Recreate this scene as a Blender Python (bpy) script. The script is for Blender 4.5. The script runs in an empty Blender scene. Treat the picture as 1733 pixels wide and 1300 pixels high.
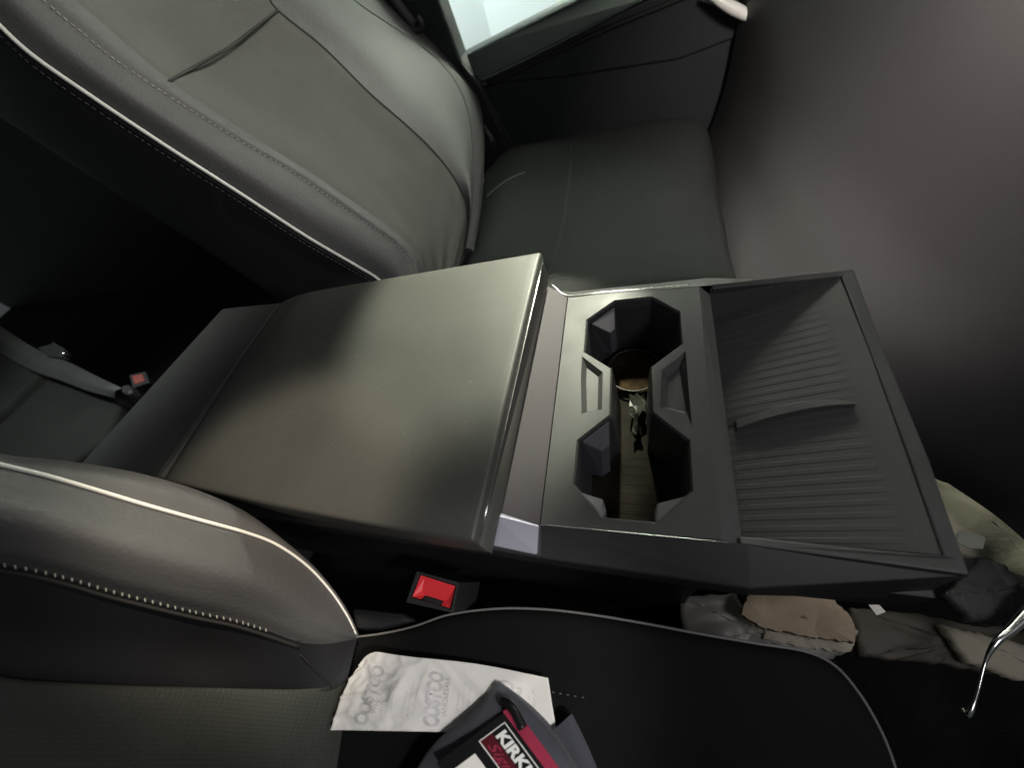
import bpy, bmesh, math, random
from mathutils import Vector, Matrix, noise
from mathutils.geometry import tessellate_polygon
random.seed(4)
sc = bpy.context.scene
# ------------------------------------------------------------------ camera
# metres; x = forward in the car, y = towards the driver's side, z = up; z = 0 is the top of the cup holder panel
CR = Matrix(((0.9494, 0.0180, 0.3135), (0.1615, 0.8290, -0.5354), (-0.2695, 0.5590, 0.7841)))
CR = CR.to_quaternion().normalized().to_matrix()
CC = Vector((0.0862, -0.0884, 0.3405))
FP = 683.5
cd = bpy.data.cameras.new('camera'); cam = bpy.data.objects.new('camera', cd); sc.collection.objects.link(cam)
cam.matrix_world = Matrix.Translation(CC) @ CR.to_4x4()
cd.sensor_width = 36; cd.lens = 36 * FP / 1733; cd.clip_start = .01; cd.clip_end = 60
cd.dof.use_dof = True; cd.dof.focus_distance = .44; cd.dof.aperture_fstop = 4.0
sc.camera = cam
# ------------------------------------------------------------------ world, lamps, exposure
w = bpy.data.worlds.new('World'); sc.world = w; w.use_nodes = True
w.node_tree.nodes['Background'].inputs[0].default_value = (.55, .62, .62, 1)
w.node_tree.nodes['Background'].inputs[1].default_value = .075
def look(o, p):
    o.rotation_euler = (Vector(p) - o.location).to_track_quat('-Z', 'Y').to_euler()
def lamp(name, kind, loc, at, power, col, size=.2, size_y=None, **kw):
    l = bpy.data.lights.new(name, kind); o = bpy.data.objects.new(name, l); sc.collection.objects.link(o)
    o.location = loc; look(o, at); l.energy = power; l.color = col
    if kind == 'AREA':
        l.shape = 'RECTANGLE'; l.size = size; l.size_y = size_y or size
    else: l.shadow_soft_size = size
    for k, v in kw.items(): setattr(l, k, v)
    return o
lamp('window_daylight', 'AREA', (.12, 1.50, .44), (.15, .15, 0), 25.0, (.96, 1, .84), .40, .20)
lamp('wall_fill_spot', 'SPOT', (-.6, 1.35, 1.2), (-.60, 2.30, -.20), 200, (.90, 1, .99), .10, spot_size=math.radians(50), spot_blend=.8)  # added spot, out of view, to brighten the wall seen through the window
lamp('lid_key_spot', 'SPOT', (.02, .66, .46), (-.068, .30, .055), 62, (1, 1, .80), .02, spot_size=math.radians(33), spot_blend=.40)  # added spot above the driver's cushion for the lid's highlight, no real fitting
lamp('dome_lamp', 'SPOT', (.20, .30, .80), (-.235, -.005, .06), 46, (1, .87, .68), .03, spot_size=math.radians(18), spot_blend=.5)
lamp('seatback_fill', 'SPOT', (.30, .50, .80), (-.46, .56, .22), 30, (1, .98, .88), .10, spot_size=math.radians(50), spot_blend=.9)  # added fill that lifts the far backrest, no visible source
lamp('rear_fill', 'SPOT', (-.75, .25, .9), (-.92, .20, -.1), 34, (.95, 1, .95), .08, spot_size=math.radians(60), spot_blend=.8)  # unseen fill added to bring up the dark bench area
lamp('dashboard_glow', 'AREA', (.39, .35, .38), (.50, .51, .16), 3.6, (1, .91, .85), .08, .08, spread=math.radians(115))
lamp('screen_glow', 'AREA', (.52, -.12, .50), (.0, .0, 0), 1.4, (.98, .95, 1), .20, .14)
lamp('receipt_fill', 'SPOT', (.40, -.22, .62), (-.07, -.12, -.07), 13, (1, .98, .95), .03, spot_size=math.radians(24), spot_blend=.6)  # extra spot added to whiten the receipt and buckle
sc.view_settings.view_transform = 'Standard'; sc.view_settings.look = 'None'
sc.view_settings.exposure = 0; sc.view_settings.gamma = 1
# ------------------------------------------------------------------ survey helpers: a sight line meets a real plane
def ray(u, v): return CR @ Vector(((u - 866.5) / FP, -(v - 650) / FP, -1))
def Z(u, v, z=0.):
    d = ray(u, v); return CC + d * ((z - CC.z) / d.z)
def Yp(u, v, y):
    d = ray(u, v); return CC + d * ((y - CC.y) / d.y)
def Xp(u, v, x):
    d = ray(u, v); return CC + d * ((x - CC.x) / d.x)
def PL(u, v, n, p0, off=0.):
    d = ray(u, v); return CC + d * (((p0 - CC).dot(n) + off) / d.dot(n))
# ------------------------------------------------------------------ materials
def mat(name, col, rough=.5, metal=0., bump=0., bscale=400., var=.12, vscale=9., spec=.5, coat=0., sheen=0., mottle=None, bump2=0., bscale2=12., dust=0., rvar=.0, trans=0., emit=None):
    m = bpy.data.materials.new(name); m.use_nodes = True; nt = m.node_tree; N = nt.nodes; L = nt.links
    b = N['Principled BSDF']; b.inputs['Roughness'].default_value = rough; b.inputs['Metallic'].default_value = metal
    b.inputs['Specular IOR Level'].default_value = spec; b.inputs['Coat Weight'].default_value = coat
    b.inputs['Sheen Weight'].default_value = sheen; b.inputs['Transmission Weight'].default_value = trans
    tc = N.new('ShaderNodeTexCoord')
    n1 = N.new('ShaderNodeTexNoise'); n1.inputs['Scale'].default_value = vscale; n1.inputs['Detail'].default_value = 6
    L.new(tc.outputs['Object'], n1.inputs['Vector'])
    r = N.new('ShaderNodeMapRange'); r.inputs[1].default_value = .3; r.inputs[2].default_value = .7
    r.inputs[3].default_value = 1 - var; r.inputs[4].default_value = 1 + var
    L.new(n1.outputs['Fac'], r.inputs['Value'])
    mx = N.new('ShaderNodeMix'); mx.data_type = 'RGBA'; mx.blend_type = 'MULTIPLY'; mx.inputs[0].default_value = 1
    mx.inputs[6].default_value = (*col, 1); L.new(r.outputs[0], mx.inputs[7])
    out = mx.outputs[2]
    if dust:
        v = N.new('ShaderNodeTexNoise'); v.inputs['Scale'].default_value = 520; v.inputs['Detail'].default_value = 1
        L.new(tc.outputs['Object'], v.inputs['Vector'])
        g = N.new('ShaderNodeMapRange'); g.inputs[1].default_value = .735; g.inputs[2].default_value = .80; g.inputs[3].default_value = 0; g.inputs[4].default_value = dust
        L.new(v.outputs['Fac'], g.inputs['Value'])
        m2 = N.new('ShaderNodeMix'); m2.data_type = 'RGBA'; L.new(g.outputs[0], m2.inputs[0]); L.new(out, m2.inputs[6]); m2.inputs[7].default_value = (.5, .5, .45, 1)
        out = m2.outputs[2]
    L.new(out, b.inputs['Base Color'])
    if rvar:
        n4 = N.new('ShaderNodeTexNoise'); n4.inputs['Scale'].default_value = 25; n4.inputs['Detail'].default_value = 5
        L.new(tc.outputs['Object'], n4.inputs['Vector'])
        q = N.new('ShaderNodeMapRange'); q.inputs[1].default_value = .3; q.inputs[2].default_value = .7; q.inputs[3].default_value = rough - rvar; q.inputs[4].default_value = rough + rvar
        L.new(n4.outputs['Fac'], q.inputs['Value']); L.new(q.outputs[0], b.inputs['Roughness'])
    if bump or bump2:
        prev = None
        for st, s in ((bump, bscale), (bump2, bscale2)):
            if not st: continue
            n2 = N.new('ShaderNodeTexNoise'); n2.inputs['Scale'].default_value = s; n2.inputs['Detail'].default_value = 3
            L.new(tc.outputs['Object'], n2.inputs['Vector'])
            bp = N.new('ShaderNodeBump'); bp.inputs['Strength'].default_value = 1; bp.inputs['Distance'].default_value = st
            L.new(n2.outputs['Fac'], bp.inputs['Height'])
            if prev: L.new(prev.outputs[0], bp.inputs['Normal'])
            prev = bp
        L.new(prev.outputs[0], b.inputs['Normal'])
    if emit:
        b.inputs['Emission Color'].default_value = (*emit[0], 1); b.inputs['Emission Strength'].default_value = emit[1]
    return m
M = {}
M['lid'] = mat('satin_vinyl', (.056, .056, .052), .52, bump=.00012, bscale=900, var=.10, vscale=14, dust=.22, rvar=.04, spec=.42)
M['plastic'] = mat('grained_plastic', (.042, .043, .042), .54, spec=.38, bump=.0001, bscale=1200, var=.07, rvar=.05, dust=.15)
M['darkplastic'] = mat('dark_plastic', (.022, .022, .024), .5, bump=.0001, bscale=1200, var=.1)
M['sideplastic'] = mat('side_plastic', (.026, .024, .025), .5, bump=.0001, bscale=1200, var=.1)
M['trim'] = mat('satin_trim', (.044, .038, .043), .62, metal=0., spec=.22, bump=.00006, bscale=1500, var=.04)
M['wallplastic'] = mat('well_wall_plastic', (.034, .034, .037), .5, bump=.0001, bscale=1200, var=.1)
M['gripper'] = mat('lit_grip_tab_plastic', (.085, .082, .092), .5, bump=.0001, bscale=1200, var=.05)  # lilac screen light on the tabs is put into this paler colour
M['tray'] = mat('tray_plastic', (.060, .062, .058), .6, bump=.0001, bscale=1200, var=.08, rvar=.05, dust=.15, spec=.35)
M['cap'] = mat('bright_satin_cap', (.36, .35, .42), .38, metal=.3, var=.04)
M['chrome'] = mat('bright_metal', (.75, .75, .73), .18, metal=1, var=.02)
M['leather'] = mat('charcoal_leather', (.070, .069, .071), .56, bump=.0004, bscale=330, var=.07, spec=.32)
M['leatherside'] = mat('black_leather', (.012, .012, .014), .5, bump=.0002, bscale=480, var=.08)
M['fabric'] = mat('seat_insert_leather', (.062, .063, .057), .72, bump=.00025, bscale=700, var=.08, bump2=.003, bscale2=7, spec=.25)
M['cushion'] = mat('cushion_leather', (.020, .0215, .0205), .8, spec=.12, bump=.0002, bscale=600, var=.1, bump2=.003, bscale2=8)
M['blackcushion'] = mat('black_cushion_leather', (.005, .005, .005), .8, spec=.2, bump=.0002, bscale=600, var=.15, bump2=.003, bscale2=8)
M['piping'] = mat('pale_piping', (.80, .79, .74), .30, var=.05)
M['greypiping'] = mat('grey_piping', (.20, .19, .18), .4, var=.05)
M['thread'] = mat('grey_thread', (.34, .33, .30), .6, var=.05)
M['groove'] = mat('seam_shadow_gap', (.012, .012, .012), .8)
M['carpet'] = mat('black_carpet', (.007, .007, .008), .95, spec=.2, bump=.002, bscale=500, var=.3, vscale=60)
M['dash'] = mat('dashboard_plastic', (.041, .0385, .039), .6, bump=.0001, bscale=900, var=.05, vscale=5)
M['door'] = mat('door_trim', (.020, .024, .024), .6, spec=.3, bump=.0002, bscale=700, var=.08)
M['doorsill'] = mat('door_sill_trim', (.045, .055, .054), .5, var=.06)
M['red'] = mat('red_plastic', (.75, .035, .045), .42, var=.05, bump=.0001, bscale=900)
M['rubber'] = mat('rubber_mat', (.014, .012, .009), .85, spec=.1, bump=.0002, bscale=700, var=.35, vscale=40, dust=.05)
M['grime'] = mat('brown_grime', (.030, .019, .009), .9, spec=.08, bump=.0010, bscale=260, var=.55, vscale=70)
M['foil'] = mat('crumpled_foil', (.035, .037, .030), .4, metal=.2, bump=.0003, bscale=160, var=.3, vscale=90)
M['paper'] = mat('receipt_paper', (.84, .81, .77), .8, var=.04, bump=.0002, bscale=120)
M['ink'] = mat('pale_print', (.62, .60, .60), .8, var=.2, vscale=120)
M['garment'] = mat('slate_cloth', (.060, .063, .078), .9, bump=.0004, bscale=1500, var=.12, vscale=30, sheen=.1, bump2=.004, bscale2=30)
M['tagblack'] = mat('tag_black', (.007, .007, .008), .35, var=.05)
M['tagred'] = mat('tag_crimson', (.33, .028, .065), .4, var=.12, vscale=60)
M['tagdark'] = mat('tag_maroon', (.085, .006, .012), .4, var=.1)
M['dullred'] = mat('dull_red_plastic', (.20, .05, .04), .6)
M['white'] = mat('white_ink', (.80, .79, .77), .5, var=.02)
M['bag'] = mat('brown_paper', (.42, .33, .23), .85, bump=.0006, bscale=60, var=.05, vscale=20)
M['bag2'] = mat('cream_cloth', (.44, .40, .31), .9, bump=.0005, bscale=200, var=.06, vscale=12)
M['bag3'] = mat('grey_plastic_bag', (.20, .195, .17), .45, bump=.0006, bscale=50, var=.05, vscale=15)
M['bag4'] = mat('dim_brown_bag', (.060, .050, .038), .6, var=.05, vscale=15)
M['card'] = mat('pale_card', (.30, .31, .26), .8, var=.05)
M['wall'] = mat('white_wall', (.80, .82, .80), .9, var=.02)
M['strap'] = mat('belt_webbing', (.035, .037, .037), .7, bump=.0004, bscale=500, var=.15)
M['glass'] = None
# ------------------------------------------------------------------ object helpers
def link(name, me, m=None, parent=None, smooth=False):
    o = bpy.data.objects.new(name, me); sc.collection.objects.link(o)
    if m: me.materials.append(m)
    if smooth:
        for p in me.polygons: p.use_smooth = True
    if parent:
        o.parent = parent; o.matrix_parent_inverse = Matrix.Translation(-parent.location)
    return o
def mesh(name, vs, fs, m, parent=None, smooth=False, bevel=0, seg=2, sub=0, solid=0, weld=False):
    me = bpy.data.meshes.new(name); me.from_pydata([tuple(v) for v in vs], [], fs)
    bm = bmesh.new(); bm.from_mesh(me)
    if weld: bmesh.ops.remove_doubles(bm, verts=bm.verts, dist=1e-5)
    bmesh.ops.recalc_face_normals(bm, faces=bm.faces); bm.to_mesh(me); bm.free()
    o = link(name, me, m, parent, smooth)
    if solid:
        s = o.modifiers.new('s', 'SOLIDIFY'); s.thickness = solid; s.offset = -1
    if bevel:
        b = o.modifiers.new('b', 'BEVEL'); b.width = bevel; b.segments = seg; b.limit_method = 'ANGLE'; b.angle_limit = math.radians(30)
    if sub:
        s = o.modifiers.new('u', 'SUBSURF'); s.levels = s.render_levels = sub
    return o
def thing(name, label, cat, loc, group=None):
    o = bpy.data.objects.new(name, None); sc.collection.objects.link(o); o.empty_display_size = .05
    o.location = loc; o['label'] = label; o['category'] = cat
    if group: o['group'] = group
    return o
def tag(o, label, cat, group=None):
    o['label'] = label; o['category'] = cat
    if group: o['group'] = group
    return o
def struct(o): o['kind'] = 'structure'; return o
def cr(pts, n):
    """n samples of a Catmull-Rom curve through pts, evenly by chord length"""
    pts = [Vector(p) for p in pts]
    if len(pts) == 2: return [pts[0].lerp(pts[1], i / (n - 1)) for i in range(n)]
    P = [pts[0] * 2 - pts[1]] + pts + [pts[-1] * 2 - pts[-2]]
    dense = []
    for i in range(1, len(P) - 2):
        for k in range(24):
            t = k / 24; a, b, c, d = P[i - 1], P[i], P[i + 1], P[i + 2]
            dense.append(.5 * ((2 * b) + (c - a) * t + (2 * a - 5 * b + 4 * c - d) * t * t + (3 * b - a - 3 * c + d) * t ** 3))
    dense.append(pts[-1])
    L = [0]
    for a, b in zip(dense, dense[1:]): L.append(L[-1] + (b - a).length)
    out = []; j = 0
    for i in range(n):
        s = L[-1] * i / (n - 1)
        while j < len(L) - 2 and L[j + 1] < s: j += 1
        t = (s - L[j]) / max(1e-9, L[j + 1] - L[j]); out.append(dense[j].lerp(dense[j + 1], min(1, t)))
    return out
def loft(name, curves, m, parent=None, n=40, k=6, smooth=True, solid=0, disp=None):
    """smooth sheet through a list of 3D curves"""
    cols = [cr(c, n) for c in curves]
    nc = (len(cols) - 1) * k + 1
    rows = []
    for i in range(n):
        ctrl = [c[i] for c in cols]; P = [ctrl[0] * 2 - ctrl[1]] + ctrl + [ctrl[-1] * 2 - ctrl[-2]]
        r = []
        for j in range(1, len(P) - 2):
            for q in range(k):
                t = q / k; a, b, c, d = P[j - 1], P[j], P[j + 1], P[j + 2]
                r.append(.5 * ((2 * b) + (c - a) * t + (2 * a - 5 * b + 4 * c - d) * t * t + (3 * b - a - 3 * c + d) * t ** 3))
        r.append(ctrl[-1]); rows.append(r)
    if disp: rows = [[disp(p, i / (n - 1), j / (nc - 1)) for j, p in enumerate(r)] for i, r in enumerate(rows)]
    vs = [p for r in rows for p in r]
    fs = [(i * nc + j, i * nc + j + 1, (i + 1) * nc + j + 1, (i + 1) * nc + j) for i in range(n - 1) for j in range(nc - 1)]
    return mesh(name, vs, fs, m, parent, smooth, solid=solid)
def tube(name, pts, r, m, parent=None, n=80, sides=8, taper=None):
    c = cr(pts, n); vs = []; fs = []
    up = Vector((.3, .2, .93))
    for i, p in enumerate(c):
        t = (c[min(i + 1, n - 1)] - c[max(i - 1, 0)]).normalized()
        a = t.cross(up).normalized(); b = t.cross(a)
        rr = r * (taper(i / (n - 1)) if taper else 1)
        for s in range(sides):
            th = 2 * math.pi * s / sides; vs.append(p + a * math.cos(th) * rr + b * math.sin(th) * rr)
    for i in range(n - 1):
        for s in range(sides):
            fs.append((i * sides + s, i * sides + (s + 1) % sides, (i + 1) * sides + (s + 1) % sides, (i + 1) * sides + s))
    fs.append(tuple(range(sides))); fs.append(tuple((n - 1) * sides + s for s in range(sides)))
    return mesh(name, vs, fs, m, parent, True)
def stitches(name, pts, step, ln, r, m, parent, lift=Vector((0, 0, 0)), slant=0.):
    c = cr(pts, 400); L = sum((b - a).length for a, b in zip(c, c[1:])); k = int(L / step); vs = []; fs = []
    for i in range(k):
        j = min(398, int(399 * (i + .5) / k)); p = c[j] + lift; t = (c[j + 1] - c[j]).normalized()
        a = t.cross(Vector((.5, .1, .86))).normalized(); b = t.cross(a)
        t2 = (t + a * slant).normalized(); base = len(vs)
        for q, s in ((-.5, .35), (-.25, 1), (.25, 1), (.5, .35)):
            for (x, y) in ((1, 0), (0, 1), (-1, 0), (0, -1)): vs.append(p + t2 * ln * q + (a * x + b * y) * r * s)
        for q in range(3):
            for s in range(4): fs.append((base + q * 4 + s, base + q * 4 + (s + 1) % 4, base + q * 4 + 4 + (s + 1) % 4, base + q * 4 + 4 + s))
        fs.append(tuple(base + s for s in range(4))); fs.append(tuple(base + 12 + s for s in range(4)))
    o = mesh(name, vs, fs, m, parent, True); o['kind'] = 'stuff'; return o
def prism(name, top, bot, m, parent=None, bevel=0., smooth=False, seg=2):
    n = len(top); vs = list(top) + list(bot)
    fs = [tuple(range(n)), tuple(range(2 * n - 1, n - 1, -1))] + [(i, (i + 1) % n, n + (i + 1) % n, n + i) for i in range(n)]
    return mesh(name, vs, fs, m, parent, smooth, bevel, seg)
V = Vector
def down(p, d): return V((p.x, p.y, p.z - d))

# ================================================================== CENTRE CONSOLE
con = thing('center_console', 'dark grey centre console with closed armrest lid, twin cup holders and ribbed front tray', 'console', (.0, .13, -.42))
# ---- armrest lid: rounded box whose rear end is narrower, slightly crowned top
def lid():
    zt = .055
    A = [Z(918, 425, zt), Z(820, 921, zt)]                      # front far, front near
    fx = -.024
    nx, ny = 46, 40; xs = [fx - .385 * (i / nx) for i in range(nx + 1)]
    vs = []; fs = []
    def yr(x):
        t = (fx - x) / .385; return (-.031 + .028 * t ** 1.5, .2895 - .028 * t)
    prof = []                                                  # cross profile: (lateral 0..1, edge drop, inset)
    rows = []
    def ring(x, zoff, ins):
        y0, y1 = yr(x); y0 += ins; y1 -= ins; r = []
        rad = .0035
        r.append(V((x, y0 - .000, zt - .034 + zoff)))
        for a in (0, 20, 45, 70, 90):
            t = math.radians(a); r.append(V((x, y0 + rad - rad * math.cos(t), zt - rad + rad * math.sin(t) + zoff)))
        for j in range(1, ny):
            f = j / ny; r.append(V((x, y0 + rad + (y1 - y0 - 2 * rad) * f, zt + zoff + .0018 * math.sin(math.pi * f) ** .8)))
        for a in (90, 70, 45, 20, 0):
            t = math.radians(a); r.append(V((x, y1 - rad + rad * math.cos(t), zt - rad + rad * math.sin(t) + zoff)))
        r.append(V((x, y1, zt - .034 + zoff)))
        return r
    R = .0032
    for a in (0, 25, 50, 75, 90):                                # rounded front edge
        t = math.radians(a); x = fx - R + R * math.cos(t)
        rows.append(ring(x, -R + R * math.sin(t), (R - R * math.sin(t)) * .3))
    for i in range(1, nx + 1):
        x = fx - R - .38 * i / nx; t = i / nx
        rows.append(ring(x, -.012 * max(0, (t - .8) / .2) ** 2, 0))
    first = rows[0]
    rows.insert(0, [V((p.x, p.y, p.z - .006)) for p in first])
    m_ = len(rows[0]); vs = [p for r in rows for p in r]
    fs = [(i * m_ + j, i * m_ + j + 1, (i + 1) * m_ + j + 1, (i + 1) * m_ + j) for i in range(len(rows) - 1) for j in range(m_ - 1)]
    fs.append(tuple(range(m_))); fs.append(tuple((len(rows) - 1) * m_ + j for j in range(m_)))
    sh = lambda p: V((p.x - .010 * (1 - (p.y + .03) / .32) * max(0, 1 + (p.x - fx) / .3), p.y, p.z))
    vs = [sh(p) for p in vs]
    o = mesh('armrest_lid', vs, fs, M['lid'], con, True)
    # thin bright line below the front lip
    tube('lid_edge_strip', [V((fx + .0008, .286, zt - .0100)), V((fx - .0095, -.026, zt - .0100))], .0006, M['chrome'], o, n=12, sides=6)
    # lower latch rim set back under the lip
    y0, y1 = -.024, .282
    prism('lid_base', [V((fx - .024, y0 + .01, zt - .017)), V((fx - .014, y1, zt - .017)), V((fx - .37, y1 - .028, zt - .017)), V((fx - .37, y0 + .028, zt - .017))],
          [V((fx - .026, y0 + .01, .004)), V((fx - .016, y1, .004)), V((fx - .37, y1 - .028, -.0)), V((fx - .37, y0 + .028, -.0))], M['darkplastic'], o)
    return o
LID = lid()
# ---- rear cover sloping down behind the lid
rc = [V((-.400, .262, .046)), V((-.412, -.004, .046)), Z(120, 800, .03), Z(376, 520, .03)]
prism('rear_cover', rc, [down(p, .40) for p in rc], M['plastic'], con, .006)
# ---- satin trim strip between lid and cup holder panel
ts = [V((-.001, .2705, -.0002)), V((-.001, -.001, -.0002)), V((-.046, .006, .011)), V((-.046, .297, .011))]
prism('trim_strip', ts, [down(p, .012) for p in ts], M['trim'], con, .0006)
te = [Z(836, 871, .013), Z(911.5, 891, .0008), Z(908.5, 940, -.010), Z(818, 921, .002)]
prism('trim_end_cap', te, [p + V((-.0, .010, -.012)) for p in te], M['cap'], con, .0008)
# ---- cup holder panel with its figure-of-eight opening
OCT = [(1039.5, 508), (1103, 501), (1151.5, 527), (1155.5, 582), (1103, 621.6), (1106, 697), (1168, 745), (1173.6, 832), (1111.6, 886.6),
       (1019, 878), (969, 820), (976, 745), (1031, 702), (1033, 624), (987.5, 596), (992, 541)]
hole = [Z(u, v, 0) for u, v in OCT]
hc = sum(hole, V((0, 0, 0))) / len(hole)
outer = [V((.0, 0, 0)), V((.0, .270, 0)), Z(1183, 484, 0), Z(1221, 914, 0)]
pk1 = [Z(u, v, 0) for u, v in ((985, 603), (1020, 630), (1019, 694), (984, 701), (983, 640))]
pk2 = [Z(u, v, 0) for u, v in ((1120, 627), (1160, 594), (1171, 722), (1157, 700), (1117, 690))]
def offset(poly, d):
    """shrink (d>0) a polygon in xy"""
    n = len(poly); area = sum(poly[i].x * poly[(i + 1) % n].y - poly[(i + 1) % n].x * poly[i].y for i in range(n)); s = 1 if area > 0 else -1
    out = []
    for i in range(n):
        a, b, c = poly[i - 1], poly[i], poly[(i + 1) % n]
        e1 = (b - a).normalized(); e2 = (c - b).normalized(); n1 = V((-e1.y, e1.x, 0)) * s; n2 = V((-e2.y, e2.x, 0)) * s
        k = (n1 + n2); k = k / max(.4, k.length_squared) * 2
        out.append(b + k * d)
    return out
def ringfaces(base1, base2, n): return [(base1 + i, base1 + (i + 1) % n, base2 + (i + 1) % n, base2 + i) for i in range(n)]
vs = outer + hole + pk1 + pk2; fs = [tuple(t) for t in tessellate_polygon([outer, hole, pk1, pk2])]
b0 = 4; n = len(hole)
# chamfered lip then a second step
lip = [V((p.x, p.y, -.0022)) for p in offset(hole, .0016)]
b1 = len(vs); vs += lip; fs += ringfaces(b0, b1, n)
step = [V((p.x, p.y, -.012)) for p in offset(hole, .0024)]
b2 = len(vs); vs += step; fs += ringfaces(b1, b2, n)
pan = mesh('cup_holder_panel', vs, fs, M['plastic'], con)
# pockets beside the waist
def pocket(poly, floor_in, depth, name):
    nn = len(poly); fl = [V((p.x, p.y, -depth)) for p in offset(poly, floor_in)]
    return mesh(name, poly + fl, ringfaces(0, nn, nn) + [tuple(range(nn, 2 * nn))], M['plastic'], pan)
pocket(pk1, .0048, .0055, 'side_pocket'); pocket(pk2, .0062, .007, 'side_pocket')
# well wall, tapering to the floor
WD = -.080
top = step; bot = [V((p.x, p.y, WD)) for p in offset(hole, .0060)]
mesh('cup_well_wall', [down(p, .0) for p in top] + bot, ringfaces(0, n, n), M['wallplastic'], con, weld=True)
ctr = [V((p.x, p.y, WD + .0005)) for p in offset(hole, .0050)]
mesh('cup_well_floor', ctr, [tuple(t) for t in tessellate_polygon([ctr])], M['rubber'], con)
# cup grippers: wedge shaped tabs standing out of the wall
def tab(pix, zt, zb, name='cup_gripper'):
    t = [Z(u, v, z) for (u, v), z in zip(pix, zt)]
    b = [V((p.x, p.y, zb)) + (p - hc).normalized() * .008 for p in t]
    for q in b: q.z = zb
    return prism(name, t, b, M['gripper'], con, .0008)
tab([(1040, 519), (1000, 548), (1033, 564), (1041, 557)], (-.006, -.006, -.022, -.022), -.07)
tab([(1031, 712), (985, 748), (1018, 764), (1032, 754)], (-.006, -.006, -.022, -.022), -.07)
tab([(1111, 886), (1168, 838), (1112, 852), (1107, 866)], (-.003, -.003, -.016, -.016), -.07)
tab([(1019, 878), (978, 832), (1020, 845), (1026, 864)], (-.003, -.003, -.016, -.016), -.07)
# wet brown dirt on the floor of the far cup and its rubber ring
fc = sum((hole[i] for i in (0, 1, 2, 3, 4, 13, 14, 15)), V((0, 0, 0))) / 8
nc_ = sum((hole[i] for i in (5, 6, 7, 8, 9, 10, 11, 12)), V((0, 0, 0))) / 8
def disc(c, r, z, name, m, wob=0, par=con):
    vs = [V((c.x, c.y, z))]; 
    for i in range(40):
        t = 2 * math.pi * i / 40; rr = r * (1 + wob * noise.noise(V((math.cos(t) * 2, math.sin(t) * 2, 3)))); vs.append(V((c.x + rr * math.cos(t), c.y + rr * math.sin(t), z)))
    return mesh(name, vs, [(0, i + 1, (i + 1) % 40 + 1) for i in range(40)], m, par)
def ringtube(c, r, z, rad, name, m, par, a0=0, a1=360):
    return tube(name, [V((c.x + r * math.cos(math.radians(a0 + (a1 - a0) * i / 24)), c.y + r * math.sin(math.radians(a0 + (a1 - a0) * i / 24)), z)) for i in range(25)], rad, m, par, n=60, sides=6)
ringtube(fc, .031, -.070, .0012, 'rubber_ring', M['sideplastic'], con)
disc(fc, .030, -.0725, 'dirt_patch', M['grime'], .25)
# ribs on the floor of the near cup
for i in range(9):
    y = nc_.y - .040 + i * .010
    prism('floor_rib', [V((nc_.x - .022, y, WD + .0007)), V((nc_.x + .022, y, WD + .0007)), V((nc_.x + .022, y + .004, WD + .0007)), V((nc_.x - .022, y + .004, WD + .0007))],
          [V((nc_.x - .022, y - .001, WD)), V((nc_.x + .022, y - .001, WD)), V((nc_.x + .022, y + .005, WD)), V((nc_.x - .022, y + .005, WD))], M['rubber'], con)
# front chamfer band of the panel, down to the tray
cb = [Z(1183, 484, 0), Z(1221, 914, 0), V((.1525, .0, -.007)), V((.1545, .262, -.007))]
mesh('panel_front_bevel', cb + [V((.155, 0, -.060)), V((.157, .262, -.060))], [(0, 1, 2, 3), (3, 2, 4, 5)], M['plastic'], con)
# ---- front tray: a floor that ramps up towards the front rim
ox = .155
tf = {'rn': V((ox, .006, -.050)), 'rf': V((ox, .260, -.050)), 'ff': V((.266, .260, -.004)), 'fn': V((.262, .008, -.004))}
def ramp(x):
    t = max(0, min(1, (x - ox) / .116)); return -.050 + .0475 * (t ** .92)
nx, ny = 20, 60; vs = []; fs = []
for i in range(nx + 1):
    for j in range(ny + 1):
        x = ox + .1165 * i / nx; y = .0045 + .262 * j / ny
        vs.append(V((x, y, ramp(x))))
fs = [(i * (ny + 1) + j, i * (ny + 1) + j + 1, (i + 1) * (ny + 1) + j + 1, (i + 1) * (ny + 1) + j) for i in range(nx) for j in range(ny)]
tray = mesh('tray_floor', vs, fs, M['tray'], con, True)
ribme = None
for k in range(27):
    y = .014 + k * .0091
    x0 = ox + .004; x1 = ox + .100; K = 8
    if ribme is None:
        vs = []; fs = []
        for i in range(K + 1):
            x = x0 + (x1 - x0) * i / K; h = .00035 * min(1, (K - i) / 1.5 + .05); z = ramp(x)
            vs += [V((x, -.0028, z - .0004)), V((x, -.0018, z + h)), V((x, .0018, z + h)), V((x, .0028, z - .0004))]
        for i in range(K):
            for s in range(3): fs.append((i * 4 + s, i * 4 + s + 1, i * 4 + 4 + s + 1, i * 4 + 4 + s))
        o = mesh('tray_rib', vs, fs, M['tray'], tray); ribme = o.data
    else: o = link('tray_rib', ribme, None, tray)
    o.location.y = y
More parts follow.
